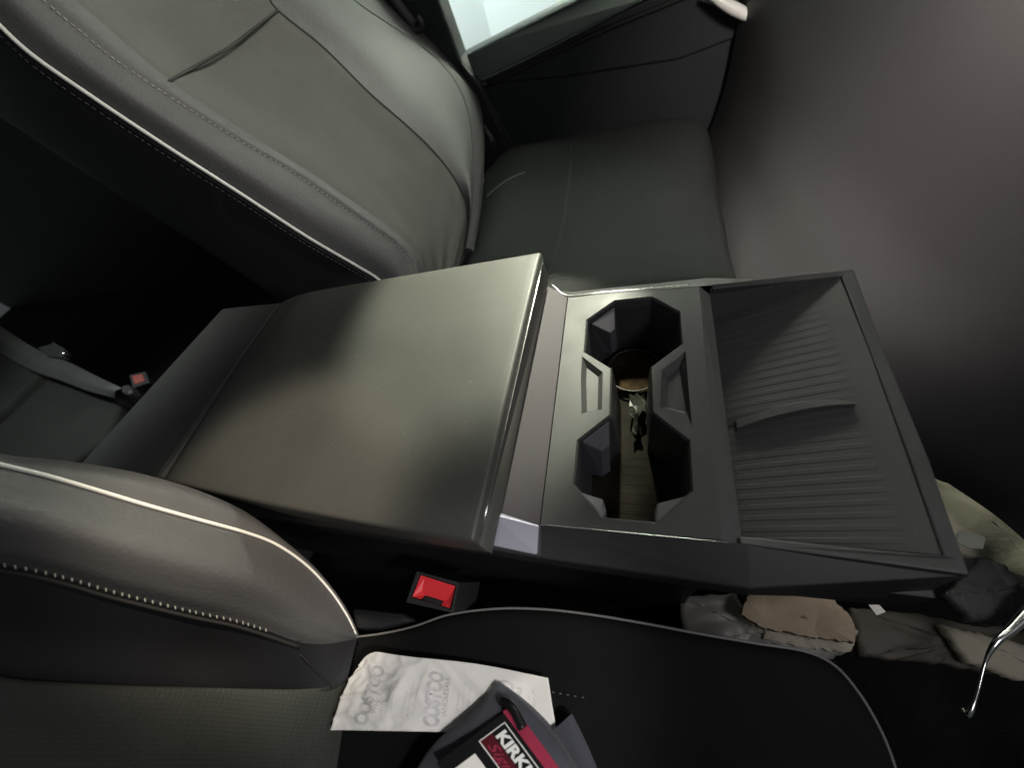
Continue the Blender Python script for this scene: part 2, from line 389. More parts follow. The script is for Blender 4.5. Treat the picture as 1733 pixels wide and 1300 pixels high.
# side walls of the tray recess and its rim
def rimband(name, a, b, par=con, m='plastic', bevel=.0012, dz=.012):
    """a: outer edge points, b: inner edge points"""
    n = len(a); vs = a + b + [down(p, dz) for p in a] + [down(p, dz) for p in b]; fs = []
    for i in range(n - 1):
        fs += [(i, i + 1, n + i + 1, n + i), (2 * n + i, 3 * n + i, 3 * n + i + 1, 2 * n + i + 1), (i, 2 * n + i, 2 * n + i + 1, i + 1), (n + i, n + i + 1, 3 * n + i + 1, 3 * n + i)]
    fs += [(0, n, 3 * n, 2 * n), (n - 1, 2 * n - 1, 4 * n - 1, 3 * n - 1)]
    return mesh(name, vs, fs, M[m], par, False, bevel)
rimband('tray_rim', [V((.1565, .2705, 0)), V((.284, .2745, .0)), V((.281, .18, 0)), V((.280, .07, 0)), V((.2765, -.006, -.001)), V((.150, -.0005, -.001))],
        [V((.1565, .2650, -.002)), V((.2725, .2670, -.0015)), V((.2715, .178, -.0015)), V((.2695, .07, -.0015)), V((.2675, .0045, -.0025)), V((.150, .0055, -.0025))], dz=.008)
mesh('tray_side_wall', [V((ox, .2665, -.002)), V((.2715, .2665, -.002)), V((.2715, .2650, -.01)), V((ox, .2600, -.052))], [(0, 1, 2, 3)], M['tray'], con)
mesh('tray_side_wall', [V((ox, .0050, -.003)), V((.2690, .0050, -.003)), V((.2690, .0065, -.01)), V((ox, .0095, -.052))], [(0, 1, 2, 3)], M['tray'], con)
# divider fin across the tray
fp = [Z(1246, 719, -.036), Z(1285, 705, -.026), Z(1320, 695, -.0195), Z(1355, 687, -.014), Z(1390, 681, -.0095), Z(1420, 678, -.0065), Z(1447, 677, -.0045)]
fy = [(p.x, p.y) for p in fp]
vs = []; fs = []
for i, p in enumerate(fp):
    w_ = (.0085, .0085, .0085, .008, .007, .005, .0012)[i]; x, y = p.x, p.y - .004; zt = max(p.z, ramp(x) + .0006)
    vs += [V((x, y, ramp(x) - .002)), V((x, y, zt)), V((x, y + w_, zt - .0003)), V((x, y + w_ + .002, ramp(x) - .002))]
for i in range(len(fy) - 1):
    for s in range(3): fs.append((i * 4 + s, i * 4 + s + 1, i * 4 + 5 + s, i * 4 + 4 + s))
fs.append((0, 1, 2, 3))
mesh('tray_divider', vs, fs, M['tray'], con, False, .0008)
# ---- outer side facets and lower body
def side(sgn, yb):
    Y = lambda d: yb + sgn * d
    st = [(-.40, .0), (-.046, .004), (0, 0), (.155, 0), (.283, -.004)]
    zt = [.02, .010, -.001, -.0015, -.0015]; ex = [.020, .020, .024, .028, .008]
    top = [V((x, Y(o), z)) for (x, o), z in zip(st, zt)]
    mid = [V((x, Y(o + e), z - .014)) for (x, o), z, e in zip(st, zt, ex)]
    mid2 = [V((x, Y(o + e), z - .040)) for (x, o), z, e in zip(st, zt, ex)]
    low = [V((x, Y(o + .012), z - .085)) for (x, o), z in zip(st, zt)]
    n = len(top); vs = top + mid + mid2 + low; fs = []
    for r in range(3):
        for i in range(n - 1): fs.append((r * n + i, r * n + i + 1, (r + 1) * n + i + 1, (r + 1) * n + i))
    mesh('side_facet', vs, fs, M['sideplastic'], con, False, .0015)
    # lower wall with the arched opening towards the front
    wy = Y(.011); pts = [(-.40, -.06), (-.40, -.42), (.128, -.42), (.130, -.20), (.134, -.155), (.144, -.135), (.165, -.128), (.262, -.115), (.285, -.11), (.285, -.06)]
    a = [V((x, wy, z)) for x, z in pts]; b = [V((x, wy - sgn * .012, z)) for x, z in pts]
    prism('lower_side_wall', a, b, M['darkplastic'], con, .002)
side(-1, 0.); side(1, .27)
fr = [V((.2835, .2725, -.0015)), V((.2745, -.0035, -.0015)), V((.30, .004, -.11)), V((.312, .262, -.11))]
mesh('front_face', fr, [(0, 1, 2, 3)], M['darkplastic'], con, solid=.004)
bs = [V((-.39, .01, -.115)), V((.29, .01, -.115)), V((.29, .262, -.115)), V((-.39, .262, -.115))]
prism('storage_ceiling', bs, [down(p, .006) for p in bs], M['darkplastic'], con)
# bright accent line along the panel's two edges
tube('accent_strip', [V((.0, -.0006, .0006)), V((.075, -.0006, .0006)), V((.145, -.0006, .0005))], .0007, M['chrome'], con, n=20, sides=6, taper=lambda t: 1 - .75 * t)
tube('accent_strip', [V((-.022, .290, .004)), V((-.001, .2710, .0010)), V((.04, .2710, .0010)), V((.135, .2714, .0009))], .0008, M['chrome'], con, n=60, sides=6, taper=lambda t: 1 - .5 * t)

# foil wrapper in the waist between the cups
fo = Z(1078, 700, -.066); rf = random.Random(11)
vs = [fo + V((rf.uniform(-.0015, .0015) + a * .0042 * (1 if b < 4 else .45), (3 - b) * .0085, rf.uniform(-.005, .005) + .010 * math.exp(-((b - 4) ** 2 + a * a) / 1.6))) for a in (-2, -1, 0, 1, 2) for b in range(7)]
fs = []
for a in range(4):
    for b in range(6):
        q = a * 7 + b; fs += [(q, q + 1, q + 8), (q, q + 8, q + 7)]
tag(mesh('foil_wrapper', vs, fs, M['foil'], None, False, solid=.0004), 'small crumpled silvery wrapper lying between the two cup holders', 'wrapper')

# ================================================================== SEATS
def seatcurve(px, n, p0, offs):
    if not isinstance(offs, (list, tuple)): offs = [offs] * len(px)
    return [PL(u, v, n, p0, o) for (u, v), o in zip(px, offs)]
# ---- driver's seat backrest
dn = V((.853, 0, .522)).normalized(); dp = V((-.286, 0, .013))
ds = thing('driver_seat', 'dark leather front seat with pale piped bolster on the far side of the console', 'car seat', (-.05, .6, -.42))
pipe = [(-190, -140), (-110, -65), (-50, -10), (0, 40), (60, 95), (160, 165), (280, 245), (400, 322), (520, 400), (600, 447), (640, 472), (668, 505), (680, 550)]
back = [(-280, 0), (-190, 60), (-100, 125), (0, 195), (60, 235), (150, 295), (250, 358), (340, 415), (420, 468), (470, 503), (510, 535), (540, 570), (560, 610)]
stit = [(-70, -120), (-20, -80), (40, -30), (90, 15), (130, 48), (200, 105), (300, 172), (400, 235), (500, 295), (600, 365), (670, 415), (693, 447), (705, 500)]
inse = [(-20, -130), (30, -85), (80, -42), (135, 5), (175, 40), (250, 105), (335, 170), (430, 232), (530, 295), (625, 360), (690, 410), (715, 450), (725, 500)]
rse = [(330, -180), (370, -135), (410, -80), (445, -25), (470, 16), (545, 77), (625, 156), (700, 222), (745, 268), (775, 312), (790, 350), (790, 400), (780, 450)]
fse = [(480, -120), (520, -80), (560, -40), (600, 0), (650, 35), (700, 68), (745, 105), (775, 145), (792, 190), (799, 240), (801, 300), (797, 360), (788, 420)]
fsi = [(540, -110), (580, -75), (620, -35), (655, -5), (692, 30), (735, 62), (775, 100), (800, 140), (814, 185), (819, 240), (818, 300), (812, 365), (800, 430)]
def mix(a, b, t): return [(p[0] * (1 - t) + q[0] * t, p[1] * (1 - t) + q[1] * t) for p, q in zip(a, b)]
K = len(pipe); rp = lambda a, b: [a + (b - a) * i / (K - 1) for i in range(K)]
Cb = seatcurve(back, dn, dp, -.115); Cp = seatcurve(pipe, dn, dp, 0); Cm = seatcurve(mix(pipe, stit, .5), dn, dp, .020)
Cs = seatcurve(stit, dn, dp, .022); Cg = seatcurve(mix(stit, inse, .5), dn, dp, .024); Ci = seatcurve(inse, dn, dp, .016)
Cc1 = seatcurve(mix(inse, rse, .3), dn, dp, -.006); Cc2 = seatcurve(mix(inse, rse, .7), dn, dp, -.006); Cr = seatcurve(rse, dn, dp, .008)
Cf0 = seatcurve(mix(rse, fse, .5), dn, dp, .022); Cf = seatcurve(fse, dn, dp, .016); Cx = seatcurve(fsi, dn, dp, -.006)
Cy = [p - dn * .09 + V((0, .0, 0)) for p in Cx]
Cpb = [a.lerp(b, .12) for a, b in zip(Cp, Cb)]
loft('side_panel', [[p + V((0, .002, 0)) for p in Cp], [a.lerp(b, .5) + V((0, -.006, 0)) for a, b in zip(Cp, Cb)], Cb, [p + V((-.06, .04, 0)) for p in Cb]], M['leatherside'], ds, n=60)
loft('inner_bolster', [Cp, Cm, Cs], M['leather'], ds, n=60, k=8)
loft('bolster_ridge', [Cs, Cg, Ci], M['leather'], ds, n=60)
def wr(p, t, s):
    f = max(0, (t - .55) / .45); r = math.sin((s * 3.0 + t * 3.4) * 9 + noise.noise(p * 9) * 3)
    return p + dn * (.0016 * f * r + .0022 * noise.noise(p * 11))
loft('seat_insert', [Ci, Cc1, Cc2, Cr], M['fabric'], ds, n=70, k=12, disp=lambda p, t, s: wr(p, t, s) if 0 < s < 1 else p)
loft('outer_bolster', [Cr, Cf0, Cf, Cx, Cy], M['leather'], ds, n=60)
pp = lambda C, o: [p + dn * o for p in C]
tube('piping', [p + V((.0022, -.0030, .0016)) for p in Cp], .0022, M['piping'], ds, n=140)
tube('seam_welt', [p + V((-.002, -.0040, -.0050)) for p in Cp], .0024, M['leatherside'], ds, n=140)
stitches('stitching', [p + V((-.006, -.0050, -.0075)) for p in Cp], .0062, .0040, .0007, M['thread'], ds)
stitches('stitching', pp(Cs, .0006), .0060, .0038, .0008, M['thread'], ds)
tube('seam', pp(Cr, -.0005), .0022, M['groove'], ds, n=100)
tube('seam', pp(Cf, .0002), .0010, M['groove'], ds, n=100)
hs = seatcurve([(285, 138), (330, 112), (390, 78), (430, 48), (470, 17)], dn, dp, [.0175, .0065, .0005, .001, .009])
tube('seam', hs, .0019, M['groove'], ds, n=40)
# cushion
cx = [-.26, -.2, -.12, -.02, .08, .16, .205, .225]
def crow(y, z0, dx=0):
    return [V((x + dx * (i > 4), y, z0 - (.035 if x < -.25 else 0) - (.0, .0, .0, .0, .002, .010, .028, .075)[i])) for i, x in enumerate(cx)]
loft('seat_cushion', [crow(.325, -.16), crow(.332, -.095), crow(.36, -.072), crow(.42, -.080), crow(.50, -.092), crow(.60, -.096), crow(.70, -.092), crow(.78, -.078), crow(.835, -.075), crow(.862, -.10), crow(.866, -.2)], M['cushion'], ds, n=40)
tube('seam', [V((-.055, .40, -.0765)), V((-.052, .45, -.084)), V((-.050, .52, -.0925)), V((-.05, .60, -.096)), V((-.05, .70, -.092)), V((-.052, .80, -.0765))], .0022, M['groove'], ds, n=40)
tube('piping', [Z(824, 332, -.083), Z(842, 316, -.08), Z(862, 302, -.079), Z(888, 291, -.081)], .0008, M['greypiping'], ds, n=40)
# plastic hinge shield and recline hardware beside the backrest
hg = [Yp(u, v, .86) for u, v in ((820, 215), (838, 240), (845, 300), (862, 330), (846, 350), (822, 330), (816, 260))]
prism('hinge_shield', hg, [p + V((-.01, .03, 0)) for p in hg], M['darkplastic'], ds, .002)
tube('recline_lever', [Yp(822, 222, .85), Yp(830, 238, .85), Yp(826, 262, .85), Yp(828, 300, .85)], .0022, M['darkplastic'], ds, n=20)
vs_ = [Yp(u, v, .75) for u, v in ((795, 390), (812, 372), (822, 376), (812, 400), (800, 424), (786, 432))]
prism('cushion_trim', vs_, [p + V((.02, .04, -.03)) for p in vs_], M['sideplastic'], ds, .002)
# ---- passenger seat
pn = V((.864, 0, .503)).normalized(); pp0 = V((-.195, -.10, -.073))
ps = thing('passenger_seat', 'near black leather front seat with pale piped backrest edge, holding the crumpled receipt', 'car seat', (-.0, -.35, -.42))
pip = [(-220, 740), (-110, 762), (0, 789), (80, 808), (160, 831), (250, 858), (340, 883), (420, 905), (470, 925), (520, 960), (560, 1003), (588, 1045), (603, 1076)]
sil = [(-220, 728), (-110, 750), (0, 777), (80, 785), (160, 795), (250, 812), (340, 838), (420, 872), (478, 912), (528, 955), (566, 1000), (592, 1042), (606, 1076)]
sti = [(-220, 905), (-110, 930), (0, 955), (60, 966), (120, 981), (190, 1002), (260, 1020), (330, 1037), (400, 1052), (455, 1069), (510, 1088), (556, 1090), (604, 1082)]
low = [(-220, 1110), (-110, 1130), (0, 1154), (60, 1160), (130, 1163), (210, 1166), (290, 1167), (360, 1168), (430, 1169), (490, 1169), (530, 1168), (560, 1166), (588, 1150)]
bot = [(-220, 1500), (-110, 1500), (0, 1500), (60, 1500), (130, 1500), (210, 1500), (290, 1500), (360, 1500), (430, 1500), (480, 1500), (530, 1480), (565, 1440), (585, 1400)]
Pb = seatcurve(sil, pn, pp0, [-.012] * 7 + [-.010, -.008, -.006, -.005, -.004, -.004])
Pp = seatcurve(pip, pn, pp0, 0)
Pm = seatcurve(mix(pip, sti, .42), pn, pp0, [.022] * 8 + [.020, .016, .010, .006, .002])
Pm2 = seatcurve(mix(pip, sti, .8), pn, pp0, [.015] * 8 + [.012] + [.010, .008, .004, .001])
Ps = seatcurve(sti, pn, pp0, [.002] * 10 + [.002, .002, .0])
Pi = seatcurve(mix(sti, low, .5), pn, pp0, [-.022] * 8 + [-.016] + [-.010, -.006, -.003, -.001])
Pl = seatcurve(low, pn, pp0, [-.034] * 7 + [-.03, -.026, -.019, -.011, -.006, -.002])
Pl2 = seatcurve(mix(low, bot, .12), pn, pp0, [-.024] * 8 + [-.018] + [-.012, -.009, -.006, -.004])
Pz = seatcurve(bot, pn, pp0, -.024)
ext = lambda C: [C[0] + (C[0] - C[1]) * 2.2] + C
Pb, Pp, Pm, Pm2, Ps, Pi, Pl, Pl2, Pz = [ext(c) for c in (Pb, Pp, Pm, Pm2, Ps, Pi, Pl, Pl2, Pz)]
Pz = [p + V((.01, -.22, -.03)) for p in Pz]
loft('side_panel', [[p + V((-.18, .02, -.12)) for p in Pb], [p + V((-.05, .010, -.022)) for p in Pb], Pb, Pp], M['leather'], ps, n=70)
loft('inner_bolster', [Pp, Pm, Pm2, Ps], M['leather'], ps, n=70, k=8)
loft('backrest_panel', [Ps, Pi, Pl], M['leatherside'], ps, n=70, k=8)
perf = mat('perforated_leather', (.034, .037, .030), .62, spec=.3, bump=.0002, bscale=600, var=.1)
nt = perf.node_tree; vo = nt.nodes.new('ShaderNodeTexVoronoi'); vo.inputs['Scale'].default_value = 330; vo.inputs['Randomness'].default_value = 0
tc = nt.nodes.new('ShaderNodeTexCoord'); nt.links.new(tc.outputs['Object'], vo.inputs['Vector'])
bp = nt.nodes.new('ShaderNodeBump'); bp.inputs['Distance'].default_value = .0003; nt.links.new(vo.outputs['Distance'], bp.inputs['Height']); nt.links.new(bp.outputs[0], nt.nodes['Principled BSDF'].inputs['Normal'])
loft('seat_insert', [Pl, Pl2, [a.lerp(b, .5) for a, b in zip(Pl2, Pz)], Pz], perf, ps, n=60, k=14)
tube('seam', [p + pn * .0002 for p in Pl], .0012, M['groove'], ps, n=90)
tube('piping', [p + V((.0004, .0008, .0012)) for p in Pp], .0016, M['piping'], ps, n=160, taper=lambda t: 1 if t < .6 else 1 - .45 * (t - .6) / .4)
stitches('stitching', [a.lerp(b, .45) + V((0, .0004, .0006)) for a, b in zip(Pb, Pp)][:11], .0050, .0022, .0009, M['thread'], ps)
stitches('stitching', [p + pn * .0012 for p in Ps][:11], .0052, .0030, .0009, M['thread'], ps, slant=.9)
tube('seam', [p - pn * .0012 + V((0, -.0035, 0)) for p in Ps][:12], .0014, M['groove'], ps, n=90)
tube('seam', seatcurve([(500, 1086), (550, 1076), (600, 1066)], pn, pp0, [.0022, .004, .001]), .0006, M['groove'], ps, n=20)
tube('seam', seatcurve([(508, 1108), (535, 1135), (562, 1165)], pn, pp0, [.0, -.004, -.005]), .0008, M['groove'], ps, n=20)
# cushion, piped along the console side
cp = [(560, 1085), (640, 1076), (700, 1063), (760, 1043), (840, 1033), (920, 1034), (1000, 1043), (1090, 1058), (1180, 1075), (1280, 1092), (1360, 1105), (1410, 1128), (1450, 1172), (1485, 1230), (1510, 1290), (1535, 1380)]
cz = [-.100, -.098, -.094, -.088, -.082, -.080, -.080, -.081, -.083, -.087, -.092, -.098, -.106, -.112, -.118, -.125]
CP = [Z(u, v, z) for (u, v), z in zip(cp, cz)]
cin = V((.02, -.33, 0))
def inw(d, dz):
    return [p.lerp(V((min(max(p.x, -.3), .17) if p.x > .17 else p.x, -.56, p.z)), d * .62) + V((0, 0, dz)) for p in CP]
def outw(d, dz): return [p + V((d * (.3 if i < 11 else 1.0) * (1 if i > 9 else 0), d * (1 if i < 12 else .2), -dz)) for i, p in enumerate(CP)]
loft('seat_cushion', [outw(-.004, .30), outw(.002, .10), outw(.003, .03), CP, inw(.07, .003), inw(.2, -.006), inw(.4, -.018), inw(.9, -.02), inw(1.6, -.01)], M['blackcushion'], ps, n=60)
tube('piping', [p + V((0, .001, .0012)) for p in CP], .0011, M['greypiping'], ps, n=140)
stitches('stitching', inw(.19, .0008)[5:7], .0056, .0022, .0004, M['greypiping'], ps)
# lower trim of the seat beside the buckle
lt = [Z(u, v, -.10) for u, v in ((592, 1028), (680, 1038), (705, 1052), (640, 1066), (600, 1066))]
prism('seat_side_trim', lt, [down(p, .1) for p in lt], M['darkplastic'], ps, .006)

# ================================================================== SEAT BELT BUCKLES
bk = thing('seat_belt_buckle', 'black seat belt buckle with bright red button between near seat and console', 'buckle', Z(735, 1000, -.15), 'seat belt buckles')
H = [Z(u, v, -.040) for u, v in ((705, 967), (777, 986), (766, 1038), (687, 1020))]
Hi = [Z(u, v, -.040) for u, v in ((710, 972), (772, 991.5), (763, 1031.5), (695, 1011))]
Hb = [p + V((-.012, .012, -.085)) for p in H]; Hd = [p + V((-.001, .001, -.007)) for p in Hi]
vs = H + Hb + Hi + Hd
fs = [(i, (i + 1) % 4, 8 + (i + 1) % 4, 8 + i) for i in range(4)] + [(i, 4 + i, 4 + (i + 1) % 4, (i + 1) % 4) for i in range(4)] + [(8 + i, 8 + (i + 1) % 4, 12 + (i + 1) % 4, 12 + i) for i in range(4)] + [(4, 5, 6, 7), (12, 13, 14, 15)]
mesh('buckle_housing', vs, fs, M['darkplastic'], bk, False, .0012, 3)
def q4(Q, s, t): return Q[0].lerp(Q[1], s).lerp(Q[3].lerp(Q[2], s), t)
def bp_(s, t, z): p = q4(Hi, s, t); return V((p.x, p.y, p.z + z))
U = [(.03, .03), (.97, .03), (.97, .97), (.76, .97), (.74, .76), (.27, .76), (.25, .97), (.03, .97)]
zz = [-.0012, -.0012, -.0005, -.0005, -.005, -.005, -.0005, -.0005]
me_ = [bp_(s, t, z) for (s, t), z in zip(U, zz)]
vs = me_ + [bp_(.14, .14, -.0016), bp_(.86, .14, -.0016), bp_(.84, .62, -.0042), bp_(.16, .62, -.0042)]
fs = [(0, 1, 9, 8), (1, 2, 10, 9), (2, 3, 4, 10), (4, 5, 11, 10), (5, 6, 7, 11), (7, 0, 8, 11), (8, 9, 10, 11)]
mesh('release_button', vs, fs, M['red'], bk)
sl = [bp_(.28, .79, -.0052), bp_(.73, .79, -.0052), bp_(.75, .99, -.0035), bp_(.26, .99, -.0035)]
prism('tongue_slot', sl, [down(p, .004) for p in sl], M['sideplastic'], bk, .0004)
# rear bench with its belt
rb = thing('bench_seat', 'dark rear bench seat glimpsed at the left edge behind the console', 'car seat', (-1.1, .2, -.42))
def slab(name, px, z, th, m, par, bev=.012):
    t = [Z(u, v, z) for u, v in px]; return prism(name, t, [down(p, th) for p in t], m, par, bev, True, 4)
slab('seat_cushion', [(-130, 520), (40, 598), (72, 622), (0, 695), (-130, 790)], -.08, .25, M['cushion'], rb)
slab('seat_cushion', [(88, 632), (205, 672), (175, 745), (118, 785), (40, 830), (-150, 830), (4, 712)], -.09, .25, M['cushion'], rb)
rbk = thing('seat_belt_buckle', 'rear belt buckle end showing a small dull red button in the dark', 'buckle', Z(225, 640, -.15), 'seat belt buckles')
rt = [Z(u, v, -.07) for u, v in ((222, 636), (240, 632), (244, 644), (226, 650))]
prism('buckle_housing', [V((p.x, p.y, p.z - .002)) + (p - sum(rt, V((0, 0, 0))) / 4) * .6 for p in rt], [down(p, .06) for p in rt], M['darkplastic'], rbk, .002)
prism('release_button', rt, [down(p, .01) for p in rt], M['dullred'], rbk, .002)
sb = thing('seat_belt', 'grey webbing belt with black plastic tongue lying across the rear bench', 'seat belt', Z(120, 620, -.07))
bl = [Z(u, v, -.055) for u, v in ((-80, 500), (0, 552), (60, 590), (120, 615), (170, 640), (208, 658))]
br = [Z(u, v, -.062) for u, v in ((-80, 545), (0, 596), (50, 625), (105, 645), (150, 662), (196, 674))]
loft('webbing', [bl, [(a + b) / 2 + V((0, 0, .006)) for a, b in zip(bl, br)], br], M['strap'], sb, n=30, solid=.002)
tq = [Z(u, v, -.045) for u, v in ((62, 588), (92, 580), (114, 594), (108, 606), (78, 602))]
prism('belt_tongue', tq, [down(p, .012) for p in tq], M['darkplastic'], sb, .003)
tube('metal_latch', [Z(90, 580, -.040), Z(100, 586, -.040), Z(112, 594, -.040), Z(101, 603, -.04)], .0024, M['chrome'], sb, n=16, sides=6)
te_ = [Z(u, v, -.050) for u, v in ((205, 652), (216, 650), (224, 660), (216, 668), (204, 664))]
prism('belt_anchor', te_, [down(p, .02) for p in te_], M['sideplastic'], sb, .004)

# ================================================================== PAPER AND GARMENT ON THE SEAT
RQ = [Z(600, 1095, -.070), Z(928, 1146, -.069), Z(944, 1250, -.074), Z(563, 1236, -.076)]
CREASES = [(.14, .45, .24, .95, .006, .16), (.24, .95, .30, .45, .005, .12), (.30, .45, .20, .55, .004, .12), (.33, .10, .28, .60, .006, .20), (.28, .62, .42, .50, .004, .13), (.42, .05, .45, .55, .004, .16), (.62, .20, .75, .50, .004, .12), (.05, .3, .12, .8, .004, .12)]
def rec(s, t, lift=0.):
    """s along the long side, t across"""
    p = q4(RQ, s, t)
    # rounded left corner and wavy long edges
    p = p + (RQ[3] - RQ[0]) * (.02 * math.sin(s * 7)) * (1 - t) - (RQ[3] - RQ[0]) * (.10 * math.sin(math.pi * min(1, s * 1.6))) * 0
    if s < .2: p += (RQ[1] - RQ[0]) * (.012 * (1 - s / .2)) * (1 - t) ** 2
    p += (RQ[3] - RQ[0]) * .09 * math.sin(math.pi * s) * t * (-.2)
    q = V((s * 3.2, t * 1.5, 0))
    h = .0045 * noise.noise(q * 1.4 + V((3, 1, 0))) 
    rg = 1 - abs(noise.noise(q * 2.3 + V((7, 2, 5)))) * 2; h += .0045 * max(0, rg) ** 3 * max(0, 1 - s * 1.5)
    rg = 1 - abs(noise.noise(q * 4.1 + V((1, 9, 5)))) * 2; h += .002 * max(0, rg) ** 2 * max(0, 1 - s * 1.6)
    h += .010 * math.exp(-((s - .98) / .12) ** 2) * (1 - t) * .2 + .003 * math.exp(-((s - .62 - .3 * (t - .5)) / .03) ** 2) * (1 - s)
    for (a0, b0, a1, b1, am, wd) in CREASES:
        dx, dy = a1 - a0, b1 - b0; k = max(0, min(1, ((s - a0) * dx + (t - b0) * dy * .3) / (dx * dx + dy * dy * .3)))
        d = math.hypot((s - a0 - dx * k) * 2.6, t - b0 - dy * k); h += am * .6 * max(0, 1 - d / wd) * math.sin(math.pi * (.15 + .7 * k))
    if s < .16: e = (1 - s / .16) ** 2; p = p + (RQ[1] - RQ[0]) * (.05 * e * (1 - t) ** 3) + (RQ[3] - RQ[0]) * (.22 * e * (1 - t) ** 2) 
    return V((p.x, p.y, p.z + h * .62 + lift))
def sheet(name, f, m, n1, n2, parent=None, solid=.0003):
    vs = [f(i / n1, j / n2) for i in range(n1 + 1) for j in range(n2 + 1)]
    fs = [(i * (n2 + 1) + j, i * (n2 + 1) + j + 1, (i + 1) * (n2 + 1) + j + 1, (i + 1) * (n2 + 1) + j) for i in range(n1) for j in range(n2)]
    return mesh(name, vs, fs, m, parent, True, solid=solid)
rcp = thing('receipt', 'crumpled white shop receipt lying face down on the black seat, under the folded garment', 'receipt', rec(.5, .5))
sheet('paper_sheet', lambda s, t: rec(s, t), M['paper'], 120, 46, rcp)
def text_mesh(txt, size=1., off=0., shear=0., sx=1.):
    c = bpy.data.curves.new('t', 'FONT'); c.body = txt; c.size = size; c.offset = off; c.shear = shear; c.resolution_u = 3
    o = bpy.data.objects.new('t', c); sc.collection.objects.link(o)
    dg = bpy.context.evaluated_depsgraph_get(); me = bpy.data.meshes.new_from_object(o.evaluated_get(dg)); bpy.data.objects.remove(o)
    bm = bmesh.new(); bm.from_mesh(me); bmesh.ops.triangulate(bm, faces=bm.faces)
    bmesh.ops.subdivide_edges(bm, edges=[e for e in bm.edges if e.calc_length() > size * .25], cuts=2, use_grid_fill=False)
    bmesh.ops.triangulate(bm, faces=bm.faces)
    for v in bm.verts: v.co.x *= sx
    bm.to_mesh(me); bm.free(); return me
def print_on(f, txt, s0, t0, s1, t1, hgt, m, parent, name='printed_text', lift=.0006, off=.0, shear=0.):
    """lettering laid on surface f(s,t): runs from (s0,t0) to (s1,t1) in st units; hgt is in t or s units across"""
    me = text_mesh(txt, 1., off, shear); W = max(v.co.x for v in me.vertices); H_ = .7
    d = V((s1 - s0, t1 - t0)); 
    for v in me.vertices:
        a = v.co.x / W; b = v.co.y / H_
        nrm = hgt
        v.co = f(s0 + d.x * a + nrm[0] * b, t0 + d.y * a + nrm[1] * b, lift)
    o = link(name, me, m, parent); return o
# shop name printed in pale grey across the back, reading from the lower edge upwards
for s0, tilt in ((.17, .03), (.50, .0), (.82, .02)):
    print_on(rec, 'COSTCO', s0, .95, s0 + tilt, .18, (-.065, 0), M['ink'], rcp, off=.055, shear=.25)
    print_on(rec, 'WHOLESALE', s0 + .035, .80, s0 + .035 + tilt, .25, (-.025, 0), M['ink'], rcp, off=.01)
random.seed(9)
for s0 in (.235, .26, .285, .34, .365, .39, .585, .61, .635, .69, .90, .925):
    print_on(rec, ''.join(random.choice('-=~ .-=') for _ in range(26)), s0, .88 - random.random() * .1, s0 + .01, .22 + random.random() * .25, (-.022, 0), M['ink'], rcp, 'faint_print')
# ---- folded slate garment with its retail tag
gt = thing('folded_garment', 'folded slate grey garment with a black and crimson hang tag, on the receipt', 'garment', Z(860, 1260, -.078))
def outl(px, zs): return [Z(u, v, z) for (u, v), z in zip(px, zs)]
La = outl([(838, 1157), (815, 1185), (785, 1215), (757, 1240), (735, 1262), (715, 1290), (690, 1340), (660, 1400)], [-.066, -.064, -.064, -.064, -.065, -.066, -.066, -.066])
Lb = outl([(843, 1156), (835, 1185), (815, 1220), (797, 1250), (778, 1275), (760, 1300), (740, 1345), (720, 1400)], [-.062, -.056, -.053, -.051, -.051, -.05, -.05, -.05])
Lc = outl([(848, 1158), (858, 1190), (868, 1225), (872, 1260), (870, 1290), (865, 1320), (860, 1360), (850, 1410)], [-.062, -.054, -.050, -.048, -.047, -.047, -.047, -.047])
Ld = outl([(853, 1160), (878, 1185), (905, 1218), (930, 1250), (950, 1285), (965, 1320), (985, 1370), (1000, 1420)], [-.064, -.057, -.053, -.051, -.05, -.05, -.05, -.05])
Le = outl([(857, 1163), (885, 1187), (912, 1214), (935, 1242), (958, 1275), (980, 1315), (1005, 1365), (1030, 1420)], [-.068, -.063, -.060, -.059, -.058, -.058, -.058, -.058])
def fold(p, t, s): return p + V((0, 0, .0025 * math.sin(s * 26 + t * 5) * max(0, 1 - s * 2.2) * min(1, t * 4) + .001 * noise.noise(p * 60)))
loft('upper_fold', [[down(p, .010) for p in La], La, Lb, Lc, Ld, Le, [down(p, .012) for p in Le]], M['garment'], gt, n=50, k=6, disp=fold)
Fa = outl([(900, 1225), (915, 1260), (930, 1300), (945, 1400)], [-.072] * 4); Fb = outl([(932, 1236), (945, 1262), (960, 1300), (980, 1400)], [-.066] * 4)
Fc = outl([(964, 1212), (980, 1245), (1000, 1290), (1040, 1390)], [-.065] * 4)
loft('lower_fold', [Fa, Fb, Fc, [down(p, .014) for p in Fc]], M['garment'], gt, n=30, k=6)
# hang tag: a card on top
TA = [Z(862, 1201, -.0465), Z(977, 1357, -.0415), Z(855, 1448, -.040), Z(739, 1292, -.0430)]   # along right edge, then left
def tg(s, t, lift=0.): p = q4(TA, s, t); return V((p.x, p.y, p.z + lift))
def card(name, s0, s1, t0, t1, m, l, par, th=.0004, skew=0):
    a = [tg(s0, t0, l), tg(s1, t0, l), tg(s1 + skew, t1, l), tg(s0 + skew, t1, l)]; return prism(name, a, [down(p, th) for p in a], m, par)
tc_ = card('hang_tag', 0, 1, 0, 1, M['tagblack'], 0, gt)
card('crimson_band', -.02, 1, -.06, .075, M['tagred'], .0004, tc_)
